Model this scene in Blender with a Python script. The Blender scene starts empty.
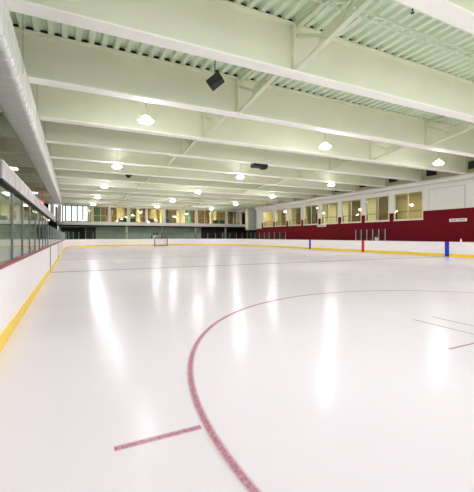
import bpy, bmesh, math, random
from mathutils import Vector, Matrix
random.seed(7)
scn = bpy.context.scene
COL = scn.collection
H = 1.4                       # eye height above the ice
F = 340.5
YAW = math.radians(25.72)

# ------------------------------------------------------------------ materials
def srgb(h):
    h = h.lstrip('#')
    v = [int(h[i:i+2], 16)/255 for i in (0, 2, 4)]
    return tuple(c/12.92 if c <= .04045 else ((c+.055)/1.055)**2.4 for c in v) + (1,)

def mat(name, col, rough=.5, metal=0, noise=.06, scale=3.0, bump=0, spec=.5):
    m = bpy.data.materials.new(name); m.use_nodes = True
    nt = m.node_tree; b = nt.nodes['Principled BSDF']
    c = srgb(col) if isinstance(col, str) else col
    b.inputs['Roughness'].default_value = rough
    b.inputs['Metallic'].default_value = metal
    b.inputs['Specular IOR Level'].default_value = spec
    tc = nt.nodes.new('ShaderNodeTexCoord')
    n = nt.nodes.new('ShaderNodeTexNoise'); n.inputs['Scale'].default_value = scale; n.inputs['Detail'].default_value = 5
    nt.links.new(tc.outputs['Object'], n.inputs['Vector'])
    r = nt.nodes.new('ShaderNodeValToRGB')
    lo = tuple(max(0, x*(1-noise)) for x in c[:3]) + (1,); hi = tuple(min(1, x*(1+noise)) for x in c[:3]) + (1,)
    r.color_ramp.elements[0].position = .3; r.color_ramp.elements[1].position = .7
    r.color_ramp.elements[0].color = lo; r.color_ramp.elements[1].color = hi
    nt.links.new(n.outputs['Fac'], r.inputs['Fac']); nt.links.new(r.outputs['Color'], b.inputs['Base Color'])
    if bump:
        bp = nt.nodes.new('ShaderNodeBump'); bp.inputs['Strength'].default_value = bump; bp.inputs['Distance'].default_value = .01
        nt.links.new(n.outputs['Fac'], bp.inputs['Height']); nt.links.new(bp.outputs['Normal'], b.inputs['Normal'])
    return m

def emis(name, col, strength):
    m = bpy.data.materials.new(name); m.use_nodes = True
    nt = m.node_tree; b = nt.nodes['Principled BSDF']
    c = srgb(col)
    b.inputs['Base Color'].default_value = c
    b.inputs['Emission Color'].default_value = c
    b.inputs['Emission Strength'].default_value = strength
    return m

def glass(name, tint, base=.04, rough=.0):
    m = bpy.data.materials.new(name); m.use_nodes = True
    nt = m.node_tree; nt.nodes.remove(nt.nodes['Principled BSDF'])
    out = nt.nodes['Material Output']
    lw = nt.nodes.new('ShaderNodeLayerWeight'); lw.inputs['Blend'].default_value = .5
    p = nt.nodes.new('ShaderNodeMath'); p.operation = 'POWER'; p.inputs[1].default_value = 5
    mu = nt.nodes.new('ShaderNodeMath'); mu.operation = 'MULTIPLY_ADD'; mu.inputs[1].default_value = 1-base; mu.inputs[2].default_value = base
    nt.links.new(lw.outputs['Facing'], p.inputs[0]); nt.links.new(p.outputs[0], mu.inputs[0])
    t = nt.nodes.new('ShaderNodeBsdfTransparent'); t.inputs['Color'].default_value = srgb(tint)
    g = nt.nodes.new('ShaderNodeBsdfGlossy'); g.inputs['Roughness'].default_value = rough
    mx = nt.nodes.new('ShaderNodeMixShader')
    nt.links.new(mu.outputs[0], mx.inputs['Fac']); nt.links.new(t.outputs[0], mx.inputs[1]); nt.links.new(g.outputs[0], mx.inputs[2])
    nt.links.new(mx.outputs[0], out.inputs['Surface'])
    return m

def ice_mat(name, line=None, cover=.8, edge=0.0):
    m = bpy.data.materials.new(name); m.use_nodes = True
    nt = m.node_tree; b = nt.nodes['Principled BSDF']; L = nt.links.new
    geo = nt.nodes.new('ShaderNodeNewGeometry')
    n1 = nt.nodes.new('ShaderNodeTexNoise'); n1.inputs['Scale'].default_value = .35; n1.inputs['Detail'].default_value = 4
    L(geo.outputs['Position'], n1.inputs['Vector'])
    r = nt.nodes.new('ShaderNodeValToRGB')
    r.color_ramp.elements[0].position = .3; r.color_ramp.elements[1].position = .75
    r.color_ramp.elements[0].color = ICE_LO; r.color_ramp.elements[1].color = ICE_HI
    L(n1.outputs['Fac'], r.inputs['Fac'])
    colour = r.outputs['Color']
    if line:
        n2 = nt.nodes.new('ShaderNodeTexNoise'); n2.inputs['Scale'].default_value = 38; n2.inputs['Detail'].default_value = 6; n2.inputs['Roughness'].default_value = .7
        L(geo.outputs['Position'], n2.inputs['Vector'])
        mr = nt.nodes.new('ShaderNodeMapRange'); mr.inputs['From Min'].default_value = .35; mr.inputs['From Max'].default_value = .62
        mr.inputs['To Min'].default_value = cover-.30; mr.inputs['To Max'].default_value = cover
        L(n2.outputs['Fac'], mr.inputs['Value'])
        fac = mr.outputs['Result']
        # the paint thins out towards both edges of the stripe (u runs across it)
        at = nt.nodes.new('ShaderNodeAttribute'); at.attribute_name = 'across'
        er = nt.nodes.new('ShaderNodeMapRange'); er.inputs['From Min'].default_value = 1.0; er.inputs['From Max'].default_value = .25
        er.interpolation_type = 'SMOOTHSTEP'
        L(at.outputs['Fac'], er.inputs['Value'])
        ml = nt.nodes.new('ShaderNodeMath'); ml.operation = 'MULTIPLY'
        L(fac, ml.inputs[0]); L(er.outputs['Result'], ml.inputs[1]); fac = ml.outputs[0]
        mx = nt.nodes.new('ShaderNodeMix'); mx.data_type = 'RGBA'
        L(fac, mx.inputs['Factor']); L(colour, mx.inputs['A']); mx.inputs['B'].default_value = srgb(line)
        colour = mx.outputs['Result']
    L(colour, b.inputs['Base Color'])
    n3 = nt.nodes.new('ShaderNodeTexNoise'); n3.inputs['Scale'].default_value = 1.3; n3.inputs['Detail'].default_value = 5
    L(geo.outputs['Position'], n3.inputs['Vector'])
    rr = nt.nodes.new('ShaderNodeMapRange'); rr.inputs['To Min'].default_value = .17; rr.inputs['To Max'].default_value = .27
    L(n3.outputs['Fac'], rr.inputs['Value']); L(rr.outputs['Result'], b.inputs['Roughness'])
    n4 = nt.nodes.new('ShaderNodeTexNoise'); n4.inputs['Scale'].default_value = 6; n4.inputs['Detail'].default_value = 3
    L(geo.outputs['Position'], n4.inputs['Vector'])
    bp = nt.nodes.new('ShaderNodeBump'); bp.inputs['Strength'].default_value = .06; bp.inputs['Distance'].default_value = .01
    L(n4.outputs['Fac'], bp.inputs['Height']); L(bp.outputs['Normal'], b.inputs['Normal'])
    b.inputs['IOR'].default_value = 1.31; b.inputs['Specular IOR Level'].default_value = .05
    return m

ICE_LO = (.675, .622, .657, 1); ICE_HI = (.715, .67, .70, 1)
M = dict(
    ice=ice_mat('ice'), ice_red=ice_mat('ice_red', '#982f50', .86), ice_blue=ice_mat('ice_blue', '#33306e', .9),
    concrete=mat('concrete', '#77766f', .8, noise=.15),
    web=mat('beam_paint', '#e9ead4', .55, noise=.03, scale=.8), flange=mat('flange_paint', '#fdfcf4', .5, noise=.02, scale=.8),
    deck=mat('deck_paint', '#e0edd8', .5, noise=.03), brace=mat('brace_paint', '#dadfc6', .5, noise=.03),
    duct=mat('duct_paint', '#d9dbd4', .45, noise=.04, scale=2), white=mat('white_paint', '#dcd9d2', .6, noise=.02),
    band=mat('band_paint', '#e3ded6', .6, noise=.02),
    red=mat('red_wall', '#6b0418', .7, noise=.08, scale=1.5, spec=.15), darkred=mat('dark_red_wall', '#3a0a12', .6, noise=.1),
    board=mat('board_plastic', '#efe9ea', .28, noise=.015), yellow=mat('kick_plastic', '#eeca06', .35, noise=.05),
    cap_red=mat('cap_red', '#8f1d3c', .4, noise=.06), cap_white=mat('cap_white', '#dedbda', .4, noise=.02),
    mark_red=mat('marker_red', '#c1112b', .35), mark_blue=mat('marker_blue', '#1f2fb4', .35), seam=mat('seam_dark', '#57525e', .6),
    alu=mat('aluminium', '#b3b6b4', .35, metal=.5), alu_dark=mat('post_grey', '#6a6d69', .4, metal=.3),
    rail=mat('rail_paint', '#b9b2b2', .5), rail_white=mat('rail_white', '#e5e2de', .45),
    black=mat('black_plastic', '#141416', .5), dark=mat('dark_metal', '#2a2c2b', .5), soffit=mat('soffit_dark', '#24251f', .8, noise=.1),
    pine=mat('pine_panel', '#4c5444', .8, noise=.1), top_shade=mat('upper_wall_painted_shade', '#b5b392', .7, noise=.05), lobby=mat('lobby_wall', '#b3bfae', .7, noise=.06),
    green=mat('back_wall_green', '#c3cbb8', .8, noise=.12, scale=.6), olive=mat('gallery_wall', '#7a7a58', .8, noise=.08),
    beige=mat('beige_wall', '#d9c995', .7, noise=.08, scale=.7), cream=mat('cream_panel', '#efe6c4', .6, noise=.04),
    wood=mat('wood_door', '#a8742c', .5, noise=.2, scale=2), brown=mat('brown_panel', '#6a5434', .6, noise=.15),
    teal=mat('teal_panel', '#6d9c93', .6, noise=.06), leaf=mat('green_panel', '#2f5a3a', .6, noise=.15), frame=mat('window_frame', '#d2cfb8', .5, noise=.02),
    mull=mat('mullion_grey', '#575e60', .5), steel=mat('steel', '#9a9c9a', .4, metal=.4), goal=mat('goal_red', '#7c2028', .4), net=mat('net_cord', '#cfcfd2', .8),
    glass=glass('rink_glass', '#ecf5ee', .02), wglass=glass('window_glass', '#eef2ea', .05),
    lamp=emis('lamp_lens', '#fbf9ff', 130), added_upglow=emis('added_uplight', '#fbf9ff', 28), fix=emis('ceiling_panel_light', '#ffeccb', 16), exit=emis('exit_sign_red', '#ff1a1a', 1.5),
    room=emis('room_light', '#fff0cf', 34), sign=mat('sign_white', '#efe9e6', .5, noise=.01), letter=mat('sign_letters', '#9c5a60', .6),
)

# ------------------------------------------------------------------ mesh helpers
class MB:
    def __init__(s): s.bm = bmesh.new()
    def box(s, x0, x1, y0, y1, z0, z1, bev=0):
        vs = [s.bm.verts.new((x, y, z)) for x in (x0, x1) for y in (y0, y1) for z in (z0, z1)]
        fs = [(0,1,3,2),(4,6,7,5),(0,4,5,1),(2,3,7,6),(0,2,6,4),(1,5,7,3)]
        ff = [s.bm.faces.new([vs[i] for i in f]) for f in fs]
        if bev:
            es = list({e for f in ff for e in f.edges})
            bmesh.ops.bevel(s.bm, geom=es, offset=bev, segments=2, affect='EDGES', profile=.5)
        return s
    def prism(s, pts, axis, a, b):
        """pts: 2-D outline; extruded along axis from a to b"""
        def v(p, t):
            return {'x': (t, p[0], p[1]), 'y': (p[0], t, p[1]), 'z': (p[0], p[1], t)}[axis]
        A = [s.bm.verts.new(v(p, a)) for p in pts]; B = [s.bm.verts.new(v(p, b)) for p in pts]
        n = len(pts)
        s.bm.faces.new(A); s.bm.faces.new(B[::-1])
        for i in range(n): s.bm.faces.new([A[i], B[i], B[(i+1) % n], A[(i+1) % n]])
        return s
    def tube(s, pts, r, n=10, closed=False):
        pts = [Vector(p) for p in pts]; rings = []
        for i, p in enumerate(pts):
            t = (pts[min(i+1, len(pts)-1)] - pts[max(i-1, 0)]).normalized()
            a = Vector((0, 0, 1)) if abs(t.z) < .9 else Vector((1, 0, 0))
            u = t.cross(a).normalized(); w = t.cross(u).normalized()
            rings.append([s.bm.verts.new(p + r*(math.cos(2*math.pi*k/n)*u + math.sin(2*math.pi*k/n)*w)) for k in range(n)])
        for R0, R1 in zip(rings, rings[1:]):
            for k in range(n): s.bm.faces.new([R0[k], R0[(k+1) % n], R1[(k+1) % n], R1[k]])
        s.bm.faces.new(rings[0][::-1]); s.bm.faces.new(rings[-1])
        return s
    def lathe(s, prof, cx=0, cy=0, n=24):
        rings = []
        for r, z in prof:
            if r < 1e-6: rings.append([s.bm.verts.new((cx, cy, z))])
            else: rings.append([s.bm.verts.new((cx+r*math.cos(2*math.pi*k/n), cy+r*math.sin(2*math.pi*k/n), z)) for k in range(n)])
        for A, B in zip(rings, rings[1:]):
            for k in range(n):
                k2 = (k+1) % n
                if len(A) == 1 and len(B) == 1: continue
                if len(A) == 1: s.bm.faces.new([A[0], B[k2], B[k]])
                elif len(B) == 1: s.bm.faces.new([A[k], A[k2], B[0]])
                else: s.bm.faces.new([A[k], A[k2], B[k2], B[k]])
        return s
    def bar(s, p, q, w, t, up=(0, 0, 1)):
        """flat rectangular bar from p to q: w across (horizontal), t along up"""
        p, q = Vector(p), Vector(q); d = (q-p).normalized(); u = d.cross(Vector(up))
        u = u.normalized() if u.length > 1e-4 else Vector((1, 0, 0)); v = u.cross(d).normalized()
        c = [(-1,-1),(1,-1),(1,1),(-1,1)]
        A = [s.bm.verts.new(p + u*a*w/2 + v*b*t/2) for a, b in c]; B = [s.bm.verts.new(q + u*a*w/2 + v*b*t/2) for a, b in c]
        s.bm.faces.new(A[::-1]); s.bm.faces.new(B)
        for i in range(4): s.bm.faces.new([A[i], A[(i+1) % 4], B[(i+1) % 4], B[i]])
        return s
    def strip(s, path, o0, o1, z0, z1):
        """wall with thickness along a 2-D path; offsets measured outwards (to the right of travel is inwards)"""
        def off(o):
            out = []
            for i, p in enumerate(path):
                a = path[max(i-1, 0)]; b = path[min(i+1, len(path)-1)]
                t = Vector((b[0]-a[0], b[1]-a[1])).normalized()
                out.append((p[0]-t.y*o, p[1]+t.x*o))
            return out
        P, Q = off(o0), off(o1)
        rings = [[s.bm.verts.new((p[0], p[1], z0)), s.bm.verts.new((p[0], p[1], z1)), s.bm.verts.new((q[0], q[1], z1)), s.bm.verts.new((q[0], q[1], z0))] for p, q in zip(P, Q)]
        for A, B in zip(rings, rings[1:]):
            for k in range(4): s.bm.faces.new([A[k], A[(k+1) % 4], B[(k+1) % 4], B[k]])
        s.bm.faces.new(rings[0][::-1]); s.bm.faces.new(rings[-1])
        return s
    def build(s, name, m, parent=None, smooth=False):
        bmesh.ops.recalc_face_normals(s.bm, faces=s.bm.faces)
        if parent is not None:
            o = Vector(); p = parent
            while p: o += p.location; p = p.parent
            bmesh.ops.translate(s.bm, verts=s.bm.verts, vec=-o)
        me = bpy.data.meshes.new(name); s.bm.to_mesh(me); s.bm.free()
        me.materials.append(M[m] if isinstance(m, str) else m)
        if smooth:
            for p in me.polygons: p.use_smooth = True
            try: me.set_sharp_from_angle(angle=math.radians(40))
            except Exception: pass
        o = bpy.data.objects.new(name, me); COL.objects.link(o)
        if parent is not None: o.parent = parent
        return o

def tag(o, label=None, cat=None, group=None, kind=None):
    if label: o['label'] = label
    if cat: o['category'] = cat
    if group: o['group'] = group
    if kind: o['kind'] = kind
    return o
def thing(name, loc, label=None, cat=None, group=None, kind=None):
    o = bpy.data.objects.new(name, None); COL.objects.link(o); o.location = loc; o.empty_display_size = .2
    return tag(o, label, cat, group, kind)
def struct(o, label=None): o['kind'] = 'structure'; (label and o.__setitem__('label', label)); return o
def copy_tree(o, parent=None):
    c = o.copy(); COL.objects.link(c)
    if parent is not None: c.parent = parent
    for ch in list(o.children): copy_tree(ch, c)
    return c

# ------------------------------------------------------------------ layout numbers (metres; x across the rink, y along it)
XL, XR = -.80, 23.6           # inner faces of the boards
YE = 52.5                     # far end boards
RC = 7.8                      # corner radius
WR = 25.6                     # right wall
YF = 54.5                     # mezzanine front at the far end
YB = 57.5                     # back wall under it
HB, HT = H+4.5, H+5.86        # beam soffit, deck underside
XW = -6.2                     # left wall
Y_BLUE, Y_RED, Y_BLUE2 = 15.1, 22.77, 30.4
BEAM0, PITCH = 4.54, 3.54     # far edge of the first visible beam's flange

def arc(cx, cy, r, a0, a1, n=24):
    return [(cx + r*math.cos(math.radians(a0+(a1-a0)*i/n)), cy + r*math.sin(math.radians(a0+(a1-a0)*i/n))) for i in range(n+1)]
left_path = [(XL, -3.0), (XL, YE-RC)]
far_path = arc(XL+RC, YE-RC, RC, 180, 90) + arc(XR-RC, YE-RC, RC, 90, 0)
right_path = [(XR, YE-RC), (XR, -3.0)]

# ------------------------------------------------------------------ floor and its markings
b = MB(); b.box(-14, 40, -12, 70, -.3, -.02); struct(b.build('floor', 'concrete'), 'grey concrete floor around the rink')
full = left_path + far_path[1:] + right_path[1:] + [(XR, -7), (XL, -7)]
b = MB(); b.prism([(p[0], p[1]) for p in full], 'z', -.15, 0)
ice = struct(b.build('floor_ice', 'ice'), 'glossy white ice sheet with painted markings')

def ribbon(name, m, path, w, parent, z=.002, closed=False):
    """a flat painted stripe; the attribute 'across' is 0 on its centre line and 1 on its edges"""
    bm = bmesh.new(); n = len(path); rows = []; vals = []
    K = (-1, -.5, 0, .5, 1)
    for i, p in enumerate(path):
        a = path[(i-1) % n] if closed else path[max(i-1, 0)]; c = path[(i+1) % n] if closed else path[min(i+1, n-1)]
        t = Vector((c[0]-a[0], c[1]-a[1])).normalized()
        row = []
        for k in K:
            row.append(bm.verts.new((p[0]-t.y*k*w/2, p[1]+t.x*k*w/2, z))); vals.append(abs(k))
        rows.append(row)
    rr = rows + ([rows[0]] if closed else [])
    for A, B in zip(rr, rr[1:]):
        for k in range(4): bm.faces.new([A[k], A[k+1], B[k+1], B[k]])
    bm.verts.index_update()
    bmesh.ops.recalc_face_normals(bm, faces=bm.faces)
    if sum(f.normal.z for f in bm.faces) < 0: bmesh.ops.reverse_faces(bm, faces=bm.faces)
    me = bpy.data.meshes.new(name); bm.to_mesh(me); bm.free()
    at = me.attributes.new('across', 'FLOAT', 'POINT')
    for i, v in enumerate(vals): at.data[i].value = v
    me.materials.append(M[m])
    o = bpy.data.objects.new(name, me); COL.objects.link(o); o.parent = parent
    return o

CX, CY, CR = 5.5, 2.0, 4.62
def circle_set(cx, cy, near):
    ribbon('circle_line', 'ice_red', [(cx+CR*math.cos(2*math.pi*k/128), cy+CR*math.sin(2*math.pi*k/128)) for k in range(128)], .095, ice, closed=True)['label'] = 'red face-off circle painted in the ice'
    for sx in (-1, 1):
        for sy in (-1, 1):
            xx = math.sqrt(CR**2-.37**2)
            ribbon('hash_mark', 'ice_red', [(cx+sx*(xx+.0), cy+sy*.37), (cx+sx*(xx+.65), cy+sy*.37)], .085, ice, z=.0012)
            ribbon('corner_mark', 'ice_red', [(cx-.1+sx*1.19, cy+sy*.67), (cx-.1+sx*.235, cy+sy*.67), (cx-.1+sx*.235, cy+sy*1.87)], .055, ice)
    dot = [(cx+.15*math.cos(2*math.pi*k/32), cy+.15*math.sin(2*math.pi*k/32)) for k in range(32)]
    ribbon('faceoff_spot', 'ice_red', dot, .3, ice, z=.0025, closed=True)
circle_set(CX, CY, True)
circle_set(XR+XL-CX+.0, CY, False)
for yy in (43.3,):
    circle_set(CX, yy, False); circle_set(XR+XL-CX, yy, False)
def across(name, m, y, w):
    n = 24
    ribbon(name, m, [(XL+.02+(XR-XL-.04)*i/n, y) for i in range(n+1)], w, ice, z=.003)
across('blue_line', 'ice_blue', Y_BLUE, .3); across('red_line', 'ice_red', Y_RED, .3); across('blue_line', 'ice_blue', Y_BLUE2, .3)
across('goal_line', 'ice_red', 49.0, .06)
ccx = (XL+XR)/2
ribbon('centre_circle', 'ice_blue', [(ccx+CR*math.cos(2*math.pi*k/96), Y_RED+CR*math.sin(2*math.pi*k/96)) for k in range(96)], .06, ice, closed=True)

# ------------------------------------------------------------------ boards and glass
BH = 1.0
def along(path, step, start=0.0, end=None):
    """points every `step` along a path -> (x, y, tx, ty)"""
    seg = []; tot = 0
    for p, q in zip(path, path[1:]):
        l = math.hypot(q[0]-p[0], q[1]-p[1]); seg.append((tot, l, p, q)); tot += l
    out = []; s = start; end = tot if end is None else end
    while s <= end+1e-6:
        for t0, l, p, q in seg:
            if t0-1e-9 <= s <= t0+l+1e-6:
                k = (s-t0)/l; out.append((p[0]+(q[0]-p[0])*k, p[1]+(q[1]-p[1])*k, (q[0]-p[0])/l, (q[1]-p[1])/l)); break
        s += step
    return out

def boards(name, path, label, cap):
    t = thing(name, (path[0][0], path[0][1], 0), label, 'rink boards')
    MB().strip(path, 0, .10, 0, BH).build('panel', 'board', t)
    MB().strip(path, -.012, .002, 0, .19).build('kick_plate', 'yellow', t)['label'] = 'yellow kick plate'
    MB().strip(path, -.012, .125, BH, BH+.035).build('cap_rail', cap, t)
    return t
bl = boards('dasher_boards', left_path, 'long white rink boards with a dark red cap rail below the balcony', 'cap_red')
bf = boards('dasher_boards', far_path, 'white end boards curving round both far corners behind the goal', 'cap_white')
br = boards('dasher_boards', right_path, 'long white rink boards with blue and red markers below the red wall', 'cap_white')
for t, x, s in ((bl, XL, 1), (br, XR, -1)):
    for y, m in ((Y_BLUE, 'mark_blue'), (Y_RED, 'mark_red'), (Y_BLUE2, 'mark_blue')):
        a, c = sorted((x+s*.016, x-s*.004)) if s > 0 else sorted((x-.016, x+.004))
        MB().box(a, c, y-.15 if t is br else y-.05, y+.15 if t is br else y+.05, .004, BH+.036).build('line_marker', m if t is br else 'seam', t)['label'] = ('blue' if 'blue' in m else 'red') + ' line marker on the boards'
# door seams in the end boards
for x in (2.1, 18.0):
    MB().box(x-.02, x+.02, YE-.018, YE+.002, .004, BH).build('gate_seam', 'seam', bf)

def barrier(label, path, o, z1, step, start=0, end=None, post='alu', pw=.035, pd=.03):
    P = along(path, step, start, end)
    t = thing('glass_barrier', (P[0][0], P[0][1], BH+.035), label, 'rink glass')
    z0 = BH+.037
    for p, q in zip(P, P[1:]):
        n = (-(q[1]-p[1]), q[0]-p[0]); l = math.hypot(*n); n = (n[0]/l, n[1]/l)
        d = (-n[1], n[0])
        g = .03
        a = Vector((p[0]+n[0]*o+(q[0]-p[0])/l*g, p[1]+n[1]*o+(q[1]-p[1])/l*g, (z0+z1)/2)); c = Vector((q[0]+n[0]*o-(q[0]-p[0])/l*g, q[1]+n[1]*o-(q[1]-p[1])/l*g, (z0+z1)/2))
        MB().bar(a, c, .012, z1-z0).build('glass_pane', 'glass', t)
    for p in P:
        n = (-p[3], p[2]); a = math.atan2(p[3], p[2])
        c = Vector((p[0]+n[0]*o, p[1]+n[1]*o, 0))
        MB().bar((c.x, c.y, z0), (c.x, c.y, z1+.01), pw, pd, up=(n[0], n[1], 0)).build('post', post, t)
    return t
barrier('tall reflective glass panes on grey posts along the red capped boards, nearest the viewer', left_path, .06, H+.66, 1.2, .9, 17.8, 'alu_dark', .042, .042)
barrier('lower glass panes on the red capped boards beyond the tall panes', left_path, .06, H+.42, 1.2, 18.0, None, 'alu', .04)
barrier('glass panes on pale posts round the end boards behind the goal', far_path, .06, H+.60, 1.25, .0, None, 'alu', .05)
barrier('glass run on the far end of the boards under the red wall', right_path, .06, H+.58, 1.3, .3, 9.6, 'alu', .05)
yst = YE-RC
barrier('glass panes by the red board marker', right_path, .06, H+.62, .66, yst-23.7, yst-20.3, 'alu', .05)

# ------------------------------------------------------------------ ceiling: deck, beams, braces
def deck_profile(x0, x1):
    pts = []; x = x0; p = .36
    while x < x1:
        pts += [(x, HT+.01), (x+.13, HT+.01), (x+.17, HT+.13), (x+.32, HT+.13)]; x += p
    top = [(x, HT+.16), (x0, HT+.16)]
    return pts + [(x, HT+.01)] + top
b = MB(); pr = deck_profile(XW-.2, WR+8)
# the ribs as an open sheet plus a flat roof above
V0 = [b.bm.verts.new((p[0], -4, p[1])) for p in pr[:-2]]; V1 = [b.bm.verts.new((p[0], 62, p[1])) for p in pr[:-2]]
for i in range(len(V0)-1): b.bm.faces.new([V0[i], V0[i+1], V1[i+1], V1[i]])
b.box(XW-.2, WR+8, -4, 62, HT+.16, HT+.30)
struct(b.build('ceiling', 'deck'), 'pale green ribbed steel roof deck')

b_beams = []
def make_beam(y1):
    t = thing('ceiling_beam', (XW, y1-.2, HB), kind='structure')
    yc = y1-.2
    MB().box(XW, WR-.02, yc-.2, yc+.2, HB, HB+.045).build('lower_flange', 'flange', t)
    MB().box(XW, WR-.02, yc-.011, yc+.011, HB+.045, HT-.06).build('web', 'web', t)
    MB().box(XW, WR-.02, yc-.17, yc+.17, HT-.06, HT-.0).build('upper_flange', 'web', t)
    MB().box(XW, WR-.02, yc-.08, yc+.08, HT+.001, HT+.125).build('gap_shade_strip', 'soffit', t)  # dark strip added to paint the shade in the deck gaps above the beam
    for x in (-5.0, 5.55, 16.1):
        MB().box(x-.10, x+.10, yc-.17, yc-.012, HB+.046, HT-.062).build('stiffener', 'web', t)
    return t
yc0 = BEAM0-PITCH*2
beam = make_beam(yc0)
beams = [yc0]
k = 1
while yc0+PITCH*k < YF+.5:
    c = copy_tree(beam); c.location.y += PITCH*k; beams.append(yc0+PITCH*k); k += 1

def make_brace(x, yf, yn):
    """cross frame in one bay between the beam at yf (far) and the one at yn (near); y of the webs"""
    t = thing('cross_brace', (x, yn, HB), kind='structure')
    a, c = yf-.19, yn+.19
    zt = HT-.12
    MB().bar((x, a, HB+.09), (x, c, HB+.52), .14, .08).build('bottom_chord', 'brace', t)
    MB().bar((x, a, zt), (x, c, zt), .13, .08).build('top_chord', 'brace', t)
    m = Vector((x, (a*.58+c*.42), HB+.30))
    MB().bar((x, a, HT-.35), m, .09, .08).build('diagonal', 'brace', t)
    MB().bar(m, (x, c, HT-.2), .09, .08).build('diagonal', 'brace', t)
    MB().prism([(m.y-.62, m.z+.10), (m.y-.42, m.z+.36), (m.y+.26, m.z+.30), (m.y+.52, m.z-.08)], 'x', x-.012, x+.012).build('gusset_plate', 'brace', t)
    return t
first = {}
for x in (-5.0, 5.55, 16.1):
    br0 = make_brace(x, beams[1]-.2, beams[0]-.2)
    for i in range(1, len(beams)-1):
        c = copy_tree(br0); c.location.y += PITCH*i

# ------------------------------------------------------------------ pendant lamps
ZL = H+4.2
def make_lamp():
    t = thing('pendant_lamp', (0, 0, HT))
    MB().lathe([(0, HT), (.07, HT), (.06, HT-.05), (0, HT-.06)]).build('canopy', 'white', t, True)
    MB().tube([(0, 0, HT-.05), (0, 0, ZL+.23)], .012, 8).build('rod', 'steel', t)
    MB().lathe([(0, ZL+.24), (.05, ZL+.24), (.07, ZL+.16), (.20, ZL+.12), (.27, ZL+.05), (.275, ZL+.03), (0, ZL+.03)]).build('reflector', 'white', t, True)
    MB().lathe([(0, ZL-.075), (.10, ZL-.07), (.19, ZL-.045), (.245, ZL-.005), (.255, ZL+.028), (0, ZL+.028)]).build('lens', 'lamp', t, True)
    MB().lathe([(.075, ZL+.165), (.085, ZL+.171), (.175, ZL+.136), (.165, ZL+.130), (.075, ZL+.165)]).build('added_glow_ring', 'added_upglow', t, True)  # glowing ring added on top of the lamp to brighten the roof
    return t
rows = ((2.4, 'the row nearest the long duct'), (10.7, 'the middle row'), (19.0, 'the row nearest the red wall'))
cols = ((-5.4, 'behind'), (3.65, None), (12.65, 'Nearest'), (21.7, 'Second nearest'), (30.75, 'Third nearest'), (39.8, 'Fourth nearest'), (48.4, 'Farthest'))
lamp0 = None
for x, rl in rows:
    for y, cl in cols:
        if lamp0 is None: o = lamp0 = make_lamp()
        else: o = copy_tree(lamp0)
        o.location = (x, y, HT)
        lab = f'lit white pendant lamp behind the viewer in {rl}' if cl == 'behind' else f'{cl} lit white pendant lamp in {rl} of ceiling lamps' if cl else f'lit white pendant lamp overhead in {rl}'
        tag(o, lab, 'lamp', 'pendant lamps in three rows under the roof')

# ------------------------------------------------------------------ duct under the beams, left
def rrect(x0, x1, z0, z1, r, n=8):
    out = []
    for cx, cz, a in ((x1-r, z1-r, 0), (x0+r, z1-r, 90), (x0+r, z0+r, 180), (x1-r, z0+r, 270)):
        for i in range(n+1):
            t = math.radians(a+90*i/n); out.append((cx+r*math.cos(t), cz+r*math.sin(t)))
    return out
t = thing('air_duct', (-1.42, 2, H+3.58), 'big pale oval air duct running along the hall under the roof, above the balcony', 'air duct')
MB().prism(rrect(-1.86, -1.12, H+3.56, HB-.005, .15), 'y', 1.0, 41).build('duct_body', 'duct', t, True)
b = MB()
y = 1.5
while y < 41:
    b.prism(rrect(-1.87, -1.11, H+3.55, HB-.002, .155), 'y', y, y+.05); y += .42
b.build('seam_band', 'duct', t, True)
MB().prism(rrect(-1.78, -1.19, H+3.63, HB-.08, .14), 'y', 41, 41.18).build('end_cap', 'white', t, True)
for i, y in enumerate(beams[1:12]):
    MB().tube([(-1.08, y+1.5, HT+.01), (-1.08, y+1.5, H+3.9)], .007, 6).build('hanger_rod', 'steel', t)

# round duct along the right wall
t = thing('wall_duct', (WR-.35, 20, H+4.1), 'slim white round duct running along the top of the right wall', 'air duct')
MB().tube([(WR-.28, -3, H+4.285), (WR-.28, 45.9, H+4.285)], .205, 20).build('duct_body', 'white', t, True)
y = 0
while y < 45:
    MB().prism([(WR-.28+.214*math.cos(a*math.pi/10), H+4.285+.214*math.sin(a*math.pi/10)) for a in range(20)], 'y', y, y+.06).build('collar', 'white', t, True)
    MB().box(WR-.10, WR-.001, y+.0, y+.06, H+4.235, H+4.335).build('wall_bracket', 'steel', t); y += 3.28

# sprinkler pipe and conduit tray in the near bays
def sprinkler(y, label, z):
    t = thing('sprinkler_pipe', (6, y, z), label, 'pipe', 'sprinkler pipes under the roof deck')
    MB().tube([(-1.0, y, z), (WR-.3, y, z)], .028, 10).build('pipe', 'deck', t, True)
    x = 1.2
    while x < WR-1:
        MB().tube([(x, y, z+.02), (x, y, HT+.02)], .008, 6).build('hanger_rod', 'deck', t)
        MB().lathe([(0, z-.13), (.05, z-.125), (.012, z-.09), (.018, z-.03), (.018, z), (0, z)], x+.35, y, 10).build('sprinkler_head', 'dark', t); x += 3.0
    return t
sprinkler(BEAM0+1.15, 'thin pale sprinkler pipe with dark heads under the nearest ribbed bay', HT-.22)
t = thing('cable_tray', (6, BEAM0+1.9, HT-.15), 'pale ladder shaped cable tray under the nearest ribbed bay beside the sprinkler pipe', 'cable tray')
y = BEAM0+1.85
for dy in (0, .20): MB().box(-1, WR-.3, y+dy-.012, y+dy+.012, HT-.17, HT-.11).build('side_rail', 'deck', t)
b = MB(); x = -.9
while x < WR-.4: b.box(x-.02, x+.02, y+.012, y+.188, HT-.16, HT-.13); x += .32
b.build('tray_rungs', 'deck', t)  # cross rungs of the tray, all in one mesh
x = .6
while x < WR-1:
    MB().box(x-.015, x+.015, y+.09, y+.11, HT-.13, HT+.02).build('hanger', 'deck', t); x += 3

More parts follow.
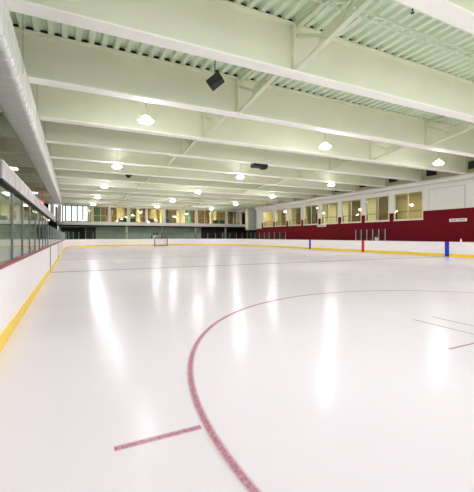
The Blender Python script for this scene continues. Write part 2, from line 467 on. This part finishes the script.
# ------------------------------------------------------------------ loudspeakers and other black boxes at the ceiling
def make_speaker():
    t = thing('loudspeaker', (0, 0, H+5.0))
    z = H+5.0
    ca = MB().prism([(-.15, z-.14), (.11, z-.19), (.19, z+.03), (.07, z+.17), (-.13, z+.12)], 'x', -.24, .24).build('cabinet', 'black', t)
    gr = MB().box(-.21, .21, -.175, -.145, z-.12, z+.09, .01).build('grille', 'dark', t)
    for o in (ca, gr): o.rotation_euler = (0, -.62, 0)
    MB().bar((0, .02, z+.2), (0, .02, HT+.01), .03, .03, up=(0, 1, 0)).build('mounting_arm', 'alu_dark', t)
    MB().bar((.17, 0, z), (.27, -.03, z-.04), .03, .03).build('tilt_knob', 'dark', t)
    return t
sp0 = make_speaker()
for i, (x, y, s, lab) in enumerate(((4.1, 10.15, 1, 'black loudspeaker hanging in the second bay, nearest to the viewer'), (4.07, 28.5, 1, 'black loudspeaker hanging midway down the hall beyond the nearest one'), (4.1, 40.0, 1, 'black loudspeaker hanging farthest down the hall'))):
    o = sp0 if i == 0 else copy_tree(sp0)
    o.location = (x, y, H+5.0); o.rotation_euler = (0, 0, math.radians(-35))
    tag(o, lab, 'speaker', 'black loudspeakers under the roof')
yb = beams[6]-.2
t = thing('projector', (10.4, yb, HB), 'wide flat black projector box fixed under a beam over centre ice', 'projector')
MB().box(9.95, 10.9, yb-.32, yb+.22, HB-.22, HB-.03, .02).build('case', 'black', t)
MB().box(10.55, 10.85, yb-.3, yb+.1, HB-.31, HB-.222, .01).build('lens_housing', 'black', t)
for x in (10.1, 10.75): MB().box(x-.03, x+.03, yb-.1, yb+.1, HB-.03, HB-.001).build('mounting_bracket', 'dark', t)

# ------------------------------------------------------------------ right wall
ZR = H+2.07                    # top of the red paint between windows
p0 = .7065*WR; PW = 3.28
pil = [p0+PW*i for i in range(-6, 9)]     # pillar centres along y
ZS, ZWT = H+1.42, H+3.76
pw = .25
b = MB(); b.box(WR, WR+.3, -4, 44.6, -.02, ZS); struct(b.build('wall_right', 'red'), 'dark red painted lower wall along the right side')
b = MB(); b.box(WR, WR+.3, -4, 44.6, ZWT, H+4.25); struct(b.build('wall_right_upper', 'white'))
b = MB(); b.box(WR, WR+.3, -4, 44.6, H+4.251, HT+.1); struct(b.build('wall_right_top', 'top_shade'))  # shade on the top of the wall, put into its darker colour
wn = [0]
def window(y0, y1, kind):
    wn[0] += 1
    t = thing(f'window_{wn[0]}', (WR, (y0+y1)/2, ZS), kind='structure')
    f = MB(); w = .09
    f.box(WR-.03, WR+.12, y0, y1, ZS, ZS+w); f.box(WR-.03, WR+.12, y0, y1, ZWT-w, ZWT)
    f.box(WR-.03, WR+.12, y0, y0+w, ZS+w, ZWT-w); f.box(WR-.03, WR+.12, y1-w, y1, ZS+w, ZWT-w)
    fr = f.build('window_frame', 'frame', t)
    ym = (y0+y1)/2+kind*.1
    MB().box(WR+.0, WR+.07, ym-.025, ym+.025, ZS+w, ZWT-w).build('mullion', 'frame', t)
    MB().box(WR-.06, WR-.03, y0-.04, y1+.04, ZS-.06, ZS+.02).build('window_sill', 'white', t)
    MB().box(WR+.03, WR+.04, y0+w, ym-.025, ZS+w, ZWT-w).build('glass_pane', 'wglass', t)
    MB().box(WR+.03, WR+.04, ym+.025, y1-w, ZS+w, ZWT-w).build('glass_pane', 'wglass', t)
    MB().tube([(WR+.2, y0+.02, ZS+.72), (WR+.2, y1-.02, ZS+.72)], .03, 8).build('guard_bar', 'leaf', t)
    return t
bw = MB(); brd = MB()
for i, yc in enumerate(pil):
    bw.box(WR, WR+.3, yc-pw, yc+pw, ZR, ZWT); brd.box(WR, WR+.3, yc-pw, yc+pw, ZS, ZR)
blank = pil.index(p0)
# the nearest three bays are walled up; the rest are windows
for i in range(blank): bw.box(WR, WR+.3, pil[i]+pw, pil[i+1]-pw, ZR, ZWT); brd.box(WR, WR+.3, pil[i]+pw, pil[i+1]-pw, ZS, ZR)
struct(bw.build('wall_right_pillars', 'white')); struct(brd.build('wall_right_red_step', 'red'))
for i in range(blank, len(pil)-1): window(pil[i]+pw, pil[i+1]-pw, random.choice((-1, 0, 1)))
# blank infill panel with a thin frame
t = thing('trim_1', (WR, pil[blank-1]+1.6, ZR), kind='structure')
y0, y1 = pil[blank-1]+pw, pil[blank]-pw
MB().box(WR-.012, WR-.001, y0, y1, ZR+.02, ZWT-.05).build('infill_panel', 'white', t)
f = MB()
for a, c, z0, z1 in ((y0-.02, y0+.03, ZR+.02, ZWT), (y1-.03, y1+.02, ZR+.02, ZWT), (y0, y1, ZWT-.05, ZWT)): f.box(WR-.022, WR-.001, a, c, z0, z1)
f.build('panel_frame', 'rail', t)
# louvres above the wall duct
for i, y in enumerate((14.4, 17.6, 21.2, 24.7, 28.2, 31.8)):
    n = ('Nearest', 'Second nearest', 'Third nearest', 'Fourth nearest', 'Fifth nearest', 'Farthest')[i]
    t = thing('wall_vent', (WR, y, H+4.85), f'{n} black louvred vent high on the right wall above the white duct', 'vent', 'black vents above the wall duct')
    MB().box(WR-.05, WR-.001, y-.42, y+.42, H+4.82, H+5.38).build('vent_frame', 'dark', t)
    b = MB()
    for k in range(6): b.box(WR-.08, WR-.052, y-.38, y+.38, H+4.86+k*.085, H+4.90+k*.085)
    b.build('louvre', 'black', t)

# signs on the red wall
def wall_sign(y, z, w, h, label, words):
    t = thing('wall_sign', (WR, y, z), label, 'sign')
    MB().box(WR-.025, WR-.001, y-w/2, y+w/2, z-h/2, z+h/2, .004).build('sign_plate', 'sign', t)
    for a, c in words:
        b = MB(); n = 6
        for k in range(n):
            ya = y+w/2-(a+(c-a)*k/n)*w
            b.box(WR-.029, WR-.0255, ya-(c-a)*w/n*.72, ya, z-h*.22, z+h*.2)
        b.build('lettering', 'letter', t)
def y_on_wall(px, x=WR): return x/math.tan(math.atan((px-237)/F)+YAW)
def z_on(px_y, x, y): return H+(236.5-px_y)/F*(y*math.cos(YAW)+x*math.sin(YAW))
y0, y1 = y_on_wall(467), y_on_wall(449.5)
wall_sign((y0+y1)/2, z_on(220, WR, (y0+y1)/2), y1-y0, .22, 'white sign with two faint words on the red wall under the blank panel', ((.08, .44), (.52, .92)))
y0, y1 = y_on_wall(326), y_on_wall(317.5)
wall_sign((y0+y1)/2, z_on(225.6, WR, (y0+y1)/2), y1-y0, .26, 'small white sign on the red wall beneath the windows beyond the red marker', ((.1, .9),))

# ---- rooms behind the right windows
RF, RB = H+1.15, WR+4.2
b = MB(); b.box(WR+.3, RB+.2, 8, 44.58, RF-.2, RF); struct(b.build('floor_right_room', 'concrete'))
b = MB(); b.box(RB, RB+.2, 8, 44.58, RF, H+4.2); b.box(WR+.3, RB, 7.8, 8, RF, H+4.2); struct(b.build('wall_right_room', 'beige'))
b = MB(); b.box(WR+.3, RB+.2, 8, 44.58, H+4.0, H+4.15); struct(b.build('ceiling_right_room', 'cream'))
b = MB(); b.box(WR+.3, RB+.2, 45.8, 44.58, RF, H+4.0); struct(b.build('wall_far_right_room', 'beige'))
cols_r = [('brown', 24.2, .9), ('cream', 26.1, .7), ('brown', 28.0, .8), ('cream', 30.1, .5), ('cream', 32.2, .7), ('cream', 34.0, .25), ('brown', 35.4, .8), ('leaf', 37.1, .25), ('cream', 38.2, .5), ('brown', 39.8, .3), ('cream', 41.3, .6), ('brown', 43.0, .5)]
for i, (m, y, w) in enumerate(cols_r):
    o = MB().box(RB-.9, RB-.003, y, y+w*2, RF+.001, H+3.998).build('room_pillar' if m == 'cream' else 'partition_panel', m)
    struct(o)
for i, y in enumerate((15, 18.5, 22, 25.5, 29, 32.5, 36, 39.5, 43)):
    t = thing('ceiling_light', (WR+.9, y, H+4.0), f'square lit ceiling light inside the upstairs room, above window {i+1} counted from the blank panel', 'light', 'ceiling lights in the room behind the windows')
    t['label'] = ('Nearest', 'Second nearest', 'Third nearest', 'Fourth nearest', 'Fifth nearest', 'Sixth nearest', 'Seventh nearest', 'Eighth nearest', 'Farthest')[i] + ' square ceiling light inside the room behind the right wall windows'
    MB().box(WR+.55, WR+1.25, y-.35, y+.35, H+3.95, H+3.999).build('light_frame', 'white', t)
    MB().box(WR+.6, WR+1.2, y-.3, y+.3, H+3.935, H+3.949).build('diffuser', 'room', t)

# ------------------------------------------------------------------ far end: mezzanine, rooms, back wall
ZM0, ZM1 = H+1.70, H+2.17      # the white band of the mezzanine edge
ZC = H+4.52
XE = 31.2
b = MB(); b.box(-2.0, XE, YB, YB+.25, -.02, ZM0); struct(b.build('wall_far', 'green'), 'grey green wall under the far mezzanine')
b = MB()
b.prism(arc(-1.0, YF+1.2, 1.2, 270, 180, 8) + [(-2.2, YB+5), (XE, YB+5), (XE, YF)], 'z', ZM0, ZM1); struct(b.build('trim_2', 'band'), 'white edge band of the far mezzanine')
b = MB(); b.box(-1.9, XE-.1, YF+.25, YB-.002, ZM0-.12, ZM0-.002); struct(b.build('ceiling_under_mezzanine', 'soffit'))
t = None
for x in (7.55, 13.2, 18.9, 24.5):
    struct(MB().prism(arc(x, YF+1.1, .2, 0, 345, 16), 'z', -.02, ZM0-.122).build('column', 'cream' if x < 8 else 'steel', None, True))
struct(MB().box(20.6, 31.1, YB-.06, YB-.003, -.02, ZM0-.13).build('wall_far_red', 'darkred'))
# storage alcove panels in the back wall
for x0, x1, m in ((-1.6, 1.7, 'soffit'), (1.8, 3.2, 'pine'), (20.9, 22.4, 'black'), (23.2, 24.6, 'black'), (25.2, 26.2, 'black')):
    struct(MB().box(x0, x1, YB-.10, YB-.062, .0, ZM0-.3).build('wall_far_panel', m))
# mezzanine facade: columns, mullions, panes
xs = [-.9, 2.45] + [4.96+2.76*i for i in range(9)]     # wide posts
fz = MB()
wide = [(2.55, .28, 'beige'), (4.96, .38, 'band')] + [(4.96+2.76*i, (.26, .42)[i % 2], 'band') for i in range(1, 9)]
for x, w, m in wide:
    struct(MB().box(x-w/2, x+w/2, YF+.05, YF+.30, ZM1, ZC).build('column', m))
wn2 = wn[0]
edges = [x for x, w, m in wide]; ww = {x: w for x, w, m in wide}
for i, (a, c) in enumerate(zip(edges, edges[1:])):
    wn2 += 1
    t = thing(f'window_{wn2}', ((a+c)/2, YF+.15, ZM1), kind='structure')
    x0, x1 = a+ww[a]/2, c-ww[c]/2
    f = MB(); w = .06
    f.box(x0, x1, YF+.12, YF+.22, ZM1, ZM1+w); f.box(x0, x1, YF+.12, YF+.22, ZC-w-.1, ZC)
    f.box(x0, x0+w, YF+.12, YF+.22, ZM1+w, ZC-w-.1); f.box(x1-w, x1, YF+.12, YF+.22, ZM1+w, ZC-w-.1)
    f.build('window_frame', 'frame', t)
    xm = (x0+x1)/2
    MB().box(xm-.03, xm+.03, YF+.13, YF+.21, ZM1+w, ZC-w-.1).build('mullion', 'frame', t)
    MB().box(x0+w, xm-.03, YF+.16, YF+.17, ZM1+w, ZC-w-.1).build('glass_pane', 'wglass', t)
    MB().box(xm+.03, x1-w, YF+.16, YF+.17, ZM1+w, ZC-w-.1).build('glass_pane', 'wglass', t)
    MB().tube([(x0+.02, YF+.3, ZM1+.95), (x1-.02, YF+.3, ZM1+.95)], .03, 8).build('guard_bar', 'rail_white', t)
# daylight glazing at the left end
wn2 += 1
t = thing(f'window_{wn2}', (.3, YF+.15, ZM1), 'tall daylight glazing with dark mullions at the left end of the far mezzanine', kind='structure')
gx = [-1.35, -.95, -.2, .55, 1.3, 2.0, 2.41]
f = MB()
for x in gx: f.box(x-.075, x+.075, YF+.1, YF+.22, ZM1, ZC)
f.box(gx[0], gx[-1], YF+.1, YF+.22, ZM1, ZM1+.08); f.box(gx[0], gx[-1], YF+.1, YF+.22, ZC-.1, ZC)
f.build('window_frame', 'mull', t)
for a, c in zip(gx, gx[1:]): MB().box(a+.075, c-.075, YF+.15, YF+.16, ZM1+.08, ZC-.1).build('glass_pane', 'wglass', t)
# rooms behind: floor, ceiling, back wall right of the daylight glazing
ZRC = ZC+.25
struct(MB().box(2.4, XE, YF+.3, YB+5, ZRC, ZRC+.1).build('ceiling_far_room', 'cream'))
struct(MB().box(2.5, XE, YB+4.8, YB+5, ZM1, ZRC).build('wall_far_room', 'beige'))
struct(MB().box(2.38, 2.5, YF+.35, YB+5, ZM1, ZRC).build('wall_left_room', 'beige'))
struct(MB().box(-2.4, -2.2, YB+.3, YB+5, ZM1, ZC).build('wall_far_corner', 'brown'))
struct(MB().box(XW, XE+.1, YF+.06, YF+.28, ZC, HT+.02).build('wall_far_upper', 'web'))
yb_ = YB+1.2
panels = [  # (x0, x1, material, name)
    (2.75, 4.1, 'leaf', 'partition_panel'), (4.1, 4.75, 'brown', 'partition_panel'), (6.3, 7.5, 'cream', 'partition_panel'),
    (7.8, 8.5, 'brown', 'partition_panel'), (9.1, 9.5, 'leaf', 'partition_panel'), (9.6, 10.1, 'cream', 'partition_panel'),
    (10.7, 11.7, 'brown', 'partition_panel'), (12.0, 13.0, 'beige', 'partition_panel'), (13.5, 14.1, 'cream', 'partition_panel'), (14.2, 14.9, 'leaf', 'partition_panel'),
    (16.4, 18.0, 'cream', 'partition_panel'), (18.1, 19.1, 'teal', 'partition_panel'), (19.5, 20.5, 'brown', 'partition_panel'), (21.3, 22.1, 'brown', 'partition_panel'),
    (22.7, 24.0, 'cream', 'partition_panel'), (25.8, 26.6, 'brown', 'partition_panel'), (27.2, 28.0, 'brown', 'partition_panel'), (28.6, 29.2, 'leaf', 'partition_panel')]
for x0, x1, m, n in panels:
    struct(MB().box(x0, x1, yb_, yb_+.15, ZM1+.002, ZRC-.002).build(n, m))
t = thing('door_1', (5.65, YF+1.1, ZM1), 'warm wooden door on the far mezzanine', kind='structure')
MB().box(5.2, 6.1, YF+1.05, YF+1.12, ZM1+.002, ZC-.35).build('door_leaf', 'wood', t)
MB().box(5.36, 5.56, YF+1.04, YF+1.049, ZM1+1.2, ZM1+1.9).build('door_window', 'cream', t)
MB().box(5.98, 6.04, YF+1.0, YF+1.049, ZM1+1.0, ZM1+1.12).build('door_handle', 'steel', t)
MB().box(5.08, 5.198, YF+1.03, YF+1.14, ZM1+.002, ZC-.3).build('door_frame', 'beige', t)
for i, (x, w, m, lab) in enumerate(((6.9, 1.1, 'black', 'dark counter behind the far mezzanine window beside the wooden door'), (8.4, .7, 'black', 'dark counter behind the far mezzanine window right of the cream panel'), (11.2, 1.0, 'black', 'dark counter behind the far window above the hockey goal'),
                               (13.9, .5, 'mark_blue', 'blue counter behind the far window right of the hockey goal'), (23.0, 2.2, 'leaf', 'green counter along the far mezzanine window near the right corner'))):
    t = thing('counter', (x, YF+.8, ZM1), lab, 'counter')
    MB().box(x-w/2, x+w/2, YF+.6, YF+1.0, ZM1+.002, ZM1+.62).build('body', m, t)
    MB().box(x-w/2-.04, x+w/2+.04, YF+.56, YF+1.04, ZM1+.622, ZM1+.66).build('worktop', m, t)
for i, x in enumerate((3.8, 6.8, 9.8, 12.6, 15.4, 18.2, 21.0, 23.8, 26.6)):
    t = thing('ceiling_light', (x, YF+1.6, ZRC), ('Leftmost', 'Second', 'Third', 'Fourth', 'Middle', 'Sixth', 'Seventh', 'Eighth', 'Rightmost')[i] + ' square ceiling light inside the far mezzanine rooms, counted from the wooden door side', 'light', 'ceiling lights in the far mezzanine rooms')
    MB().box(x-.35, x+.35, YF+1.25, YF+1.95, ZRC-.05, ZRC-.001).build('light_frame', 'white', t)
    MB().box(x-.3, x+.3, YF+1.3, YF+1.9, ZRC-.062, ZRC-.051).build('diffuser', 'room', t)
# white stair block in the far right corner
struct(MB().box(27.9, 31.2, 53.3, YF-.01, H+1.15, HT+.02).build('wall_corner_block', 'flange'), 'white block closing the far right corner')
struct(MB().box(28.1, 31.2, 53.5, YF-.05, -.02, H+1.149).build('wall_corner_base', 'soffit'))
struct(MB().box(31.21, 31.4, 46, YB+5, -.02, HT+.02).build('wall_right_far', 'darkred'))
struct(MB().box(WR, RB+.4, 44.601, 46.2, H+1.2, HT+.1).build('wall_right_end', 'white')); struct(MB().box(WR, RB+.4, 44.601, 46.2, -.02, H+1.199).build('wall_right_end_base', 'red'))

# ------------------------------------------------------------------ left side: wall, balcony, fixtures
struct(MB().box(XW-.2, XW, -4, 62, -.02, HT+.1).build('wall_left', 'olive'), 'dim olive wall behind the balcony')
struct(MB().box(-5.0, -4.8, -4, 14.2, -.02, H+1.9).build('wall_left_lobby', 'lobby'))
BX, BY0 = -2.2, 14.2
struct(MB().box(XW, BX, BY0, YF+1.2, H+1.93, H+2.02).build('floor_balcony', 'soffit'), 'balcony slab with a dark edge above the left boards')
struct(MB().box(XW, BX-.9, BY0+.3, YF, -.02, H+1.928).build('wall_under_balcony', 'lobby'))
t = thing('balcony_railing', (BX, BY0, H+2.02), 'grey mesh balcony railing with a white top rail above the left boards', 'railing')
MB().box(BX-.03, BX+.0, BY0, YF+1, H+2.62, H+2.68).build('top_rail', 'rail_white', t)
MB().box(XW+.01, BX-.03, BY0, BY0+.03, H+2.62, H+2.68).build('top_rail', 'rail_white', t)
MB().box(BX-.02, BX-.01, BY0+.03, YF+1, H+2.022, H+2.61).build('infill_panel', 'rail', t)
MB().box(XW+.01, BX-.03, BY0+.01, BY0+.02, H+2.022, H+2.61).build('infill_panel', 'rail', t)
y = BY0
while y < YF:
    MB().box(BX-.04, BX+.012, y, y+.05, H+2.021, H+2.62).build('post', 'rail_white', t); y += 1.5
for i, (y, lab) in enumerate(((26.0, 'square lit ceiling light over the balcony, nearer one'), (39.6, 'square lit ceiling light over the balcony, farther one'))):
    t = thing('ceiling_light', (-3.6, y, H+4.45), lab, 'light', 'square lights over the balcony')
    MB().box(-4.0, -3.2, y-.4, y+.4, H+4.38, HB-.001).build('light_frame', 'white', t)
    MB().box(-3.94, -3.26, y-.34, y+.34, H+4.362, H+4.379).build('diffuser', 'fix', t)
for i, y in enumerate((18, 24, 30, 37, 45)):  # added fill lights that brighten the space behind the left glass
    t = thing('ceiling_light', (-2.6, y, H+1.93), ('Nearest', 'Second', 'Middle', 'Fourth', 'Farthest')[i] + ' slim added fill light under the balcony slab behind the rink glass', 'light', 'added fill lights under the balcony')
    MB().box(-2.72, -2.48, y-.7, y+.7, H+1.88, H+1.929).build('light_frame', 'white', t)
    MB().box(-2.70, -2.50, y-.66, y+.66, H+1.865, H+1.879).build('diffuser', 'fix', t)
t = thing('exit_sign', (-3.2, 41.0, H+4.0), 'glowing red exit sign under the roof at the far end of the balcony', 'sign')
MB().box(-3.6, -2.8, 40.95, 41.1, H+3.4, H+3.75, .02).build('housing', 'exit', t)
for x in (-3.5, -2.9): MB().tube([(x, 41.02, H+3.75), (x, 41.02, HB+.0)], .015, 8).build('hanger', 'alu_dark', t)
for x, y in ((-2.45, 50.5), (-1.75, YF+.5)): struct(MB().box(x-.22, x+.22, y-.22, y+.22, H+2.02 if y < 52 else ZM1, HB-.002).build('column', 'white'))
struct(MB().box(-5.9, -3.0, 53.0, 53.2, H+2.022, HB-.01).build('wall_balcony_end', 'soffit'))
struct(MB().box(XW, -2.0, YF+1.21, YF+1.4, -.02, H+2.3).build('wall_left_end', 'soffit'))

# ------------------------------------------------------------------ hockey goal
gx_, gy = 11.45, 49.0
t = thing('hockey_goal', (gx_, gy, 0), 'red hockey goal with white net standing before the far end boards', 'goal')
w = .915
MB().tube([(gx_-w, gy, .01), (gx_-w, gy, 1.16), (gx_-w+.06, gy, 1.22), (gx_+w-.06, gy, 1.22), (gx_+w, gy, 1.16), (gx_+w, gy, .01)], .042, 10).build('front_frame', 'goal', t, True)
MB().tube([(gx_-w, gy, .05), (gx_-w-.05, gy+.7, .05), (gx_-.5, gy+1.1, .05), (gx_+.5, gy+1.1, .05), (gx_+w+.05, gy+.7, .05), (gx_+w, gy, .05)], .05, 10).build('base_frame', 'alu_dark', t, True)
MB().tube([(gx_-w+.1, gy, 1.2), (gx_-.7, gy+.5, 1.15), (gx_+.7, gy+.5, 1.15), (gx_+w-.1, gy, 1.2)], .03, 8).build('top_shelf', 'goal', t, True)
b = MB()
def net_pt(u, v):
    # u across 0..1 (left post round the back to the right post), v up 0..1
    base = [(gx_-w, gy), (gx_-w-.05, gy+.7), (gx_-.5, gy+1.1), (gx_+.5, gy+1.1), (gx_+w+.05, gy+.7), (gx_+w, gy)]
    top = [(gx_-w+.05, gy), (gx_-.8, gy+.3), (gx_-.7, gy+.5), (gx_+.7, gy+.5), (gx_+.8, gy+.3), (gx_+w-.05, gy)]
    k = min(int(u*5), 4); f = u*5-k
    P = [base[k][i]+(base[k+1][i]-base[k][i])*f for i in (0, 1)]; Q = [top[k][i]+(top[k+1][i]-top[k][i])*f for i in (0, 1)]
    return (P[0]+(Q[0]-P[0])*v, P[1]+(Q[1]-P[1])*v, .06+1.1*v)
for i in range(41): b.tube([net_pt(i/40, v/6) for v in range(7)], .006, 4)
for j in range(1, 11): b.tube([net_pt(i/40, j/11) for i in range(41)], .006, 4)
b.build('net', 'net', t)
# two small things at the far boards
bx, by = 11.5, YE+.9
t = thing('equipment_bin', (bx, by, 0), 'white bin with two dark bags on it behind the glass, just left above the goal', 'bin')
MB().prism([(bx-.30, 0), (bx+.30, 0), (bx+.36, 1.62), (bx-.36, 1.62)], 'y', by-.3, by+.3).build('body', 'white', t)
MB().box(bx-.52, bx-.37, by-.25, by+.25, .4, 1.60, .03).build('side_pad', 'dark', t)
for k, (dx, dz) in enumerate(((-.28, 0), (.42, .02))):
    o = MB().lathe([(0, 1.625), (.2, 1.625), (.26, 1.78), (.2, 1.95), (.08, 2.03), (0, 2.03)], bx+dx*.8, by, 14).build('bag', 'black', None, True)
    tag(o, ('left' if k == 0 else 'right') + ' dark rounded bag on top of the white bin behind the goal', 'bag')
yy = y_on_wall(460.5, XR); bxx = XR+.06
t = thing('water_bottle', (bxx, yy, BH+.036), 'small pale water bottle on the board ledge right of the nearer blue marker', 'bottle')
MB().lathe([(0, BH+.036), (.05, BH+.036), (.05, BH+.19), (.03, BH+.22), (0, BH+.22)], bxx, yy, 14).build('body', 'sign', t, True)
MB().lathe([(0, BH+.221), (.028, BH+.221), (.025, BH+.27), (0, BH+.275)], bxx, yy, 12).build('cap', 'steel', t, True)
yy = y_on_wall(376, XR+.35)
t = thing('bucket', (XR+.45, yy, 0), 'white bucket on a stool behind the glass of the penalty box', 'bucket')
MB().lathe([(0, .95), (.16, .95), (.20, 1.32), (.18, 1.32), (.15, .97), (0, .97)], XR+.45, yy, 18).build('body', 'sign', t, True)
MB().tube([(XR+.45, yy-.19+.38*k/8, 1.32+.16*math.sin(math.pi*k/8)) for k in range(9)], .012, 6).build('handle', 'steel', t, True)
st = thing('stool', (XR+.45, yy, 0), 'dark stool under the white bucket in the penalty box', 'stool')
MB().lathe([(0, .90), (.2, .90), (.2, .948), (0, .948)], XR+.45, yy, 18).build('seat', 'dark', st)
for a in range(4):
    c, s_ = math.cos(a*math.pi/2+.78), math.sin(a*math.pi/2+.78)
    MB().tube([(XR+.45+c*.14, yy+s_*.14, .9), (XR+.45+c*.2, yy+s_*.2, -.02)], .018, 8).build('leg', 'alu_dark', st)

# ------------------------------------------------------------------ daylight, camera
w = bpy.data.worlds.new('World'); scn.world = w; w.use_nodes = True
bg = w.node_tree.nodes['Background']; bg.inputs['Color'].default_value = (.93, .97, 1, 1); bg.inputs['Strength'].default_value = 1.0

cam = bpy.data.cameras.new('Camera'); co = bpy.data.objects.new('Camera', cam); COL.objects.link(co); scn.camera = co
co.location = (0, 0, H); co.rotation_euler = (math.pi/2, 0, -YAW)
cam.sensor_fit = 'HORIZONTAL'; cam.sensor_width = 36; cam.lens = 36*F/474; cam.shift_y = -9.5/474; cam.clip_end = 300; cam.clip_start = .05

scn.view_settings.view_transform = 'Standard'; scn.view_settings.look = 'None'; scn.view_settings.gamma = 1
scn.view_settings.exposure = 1.03; scn.view_settings.use_curve_mapping = False
cy = scn.cycles
cy.use_denoising = True; cy.max_bounces = 12; cy.diffuse_bounces = 8; cy.glossy_bounces = 5; cy.transparent_max_bounces = 40; cy.sample_clamp_indirect = 8
cy.caustics_reflective = False
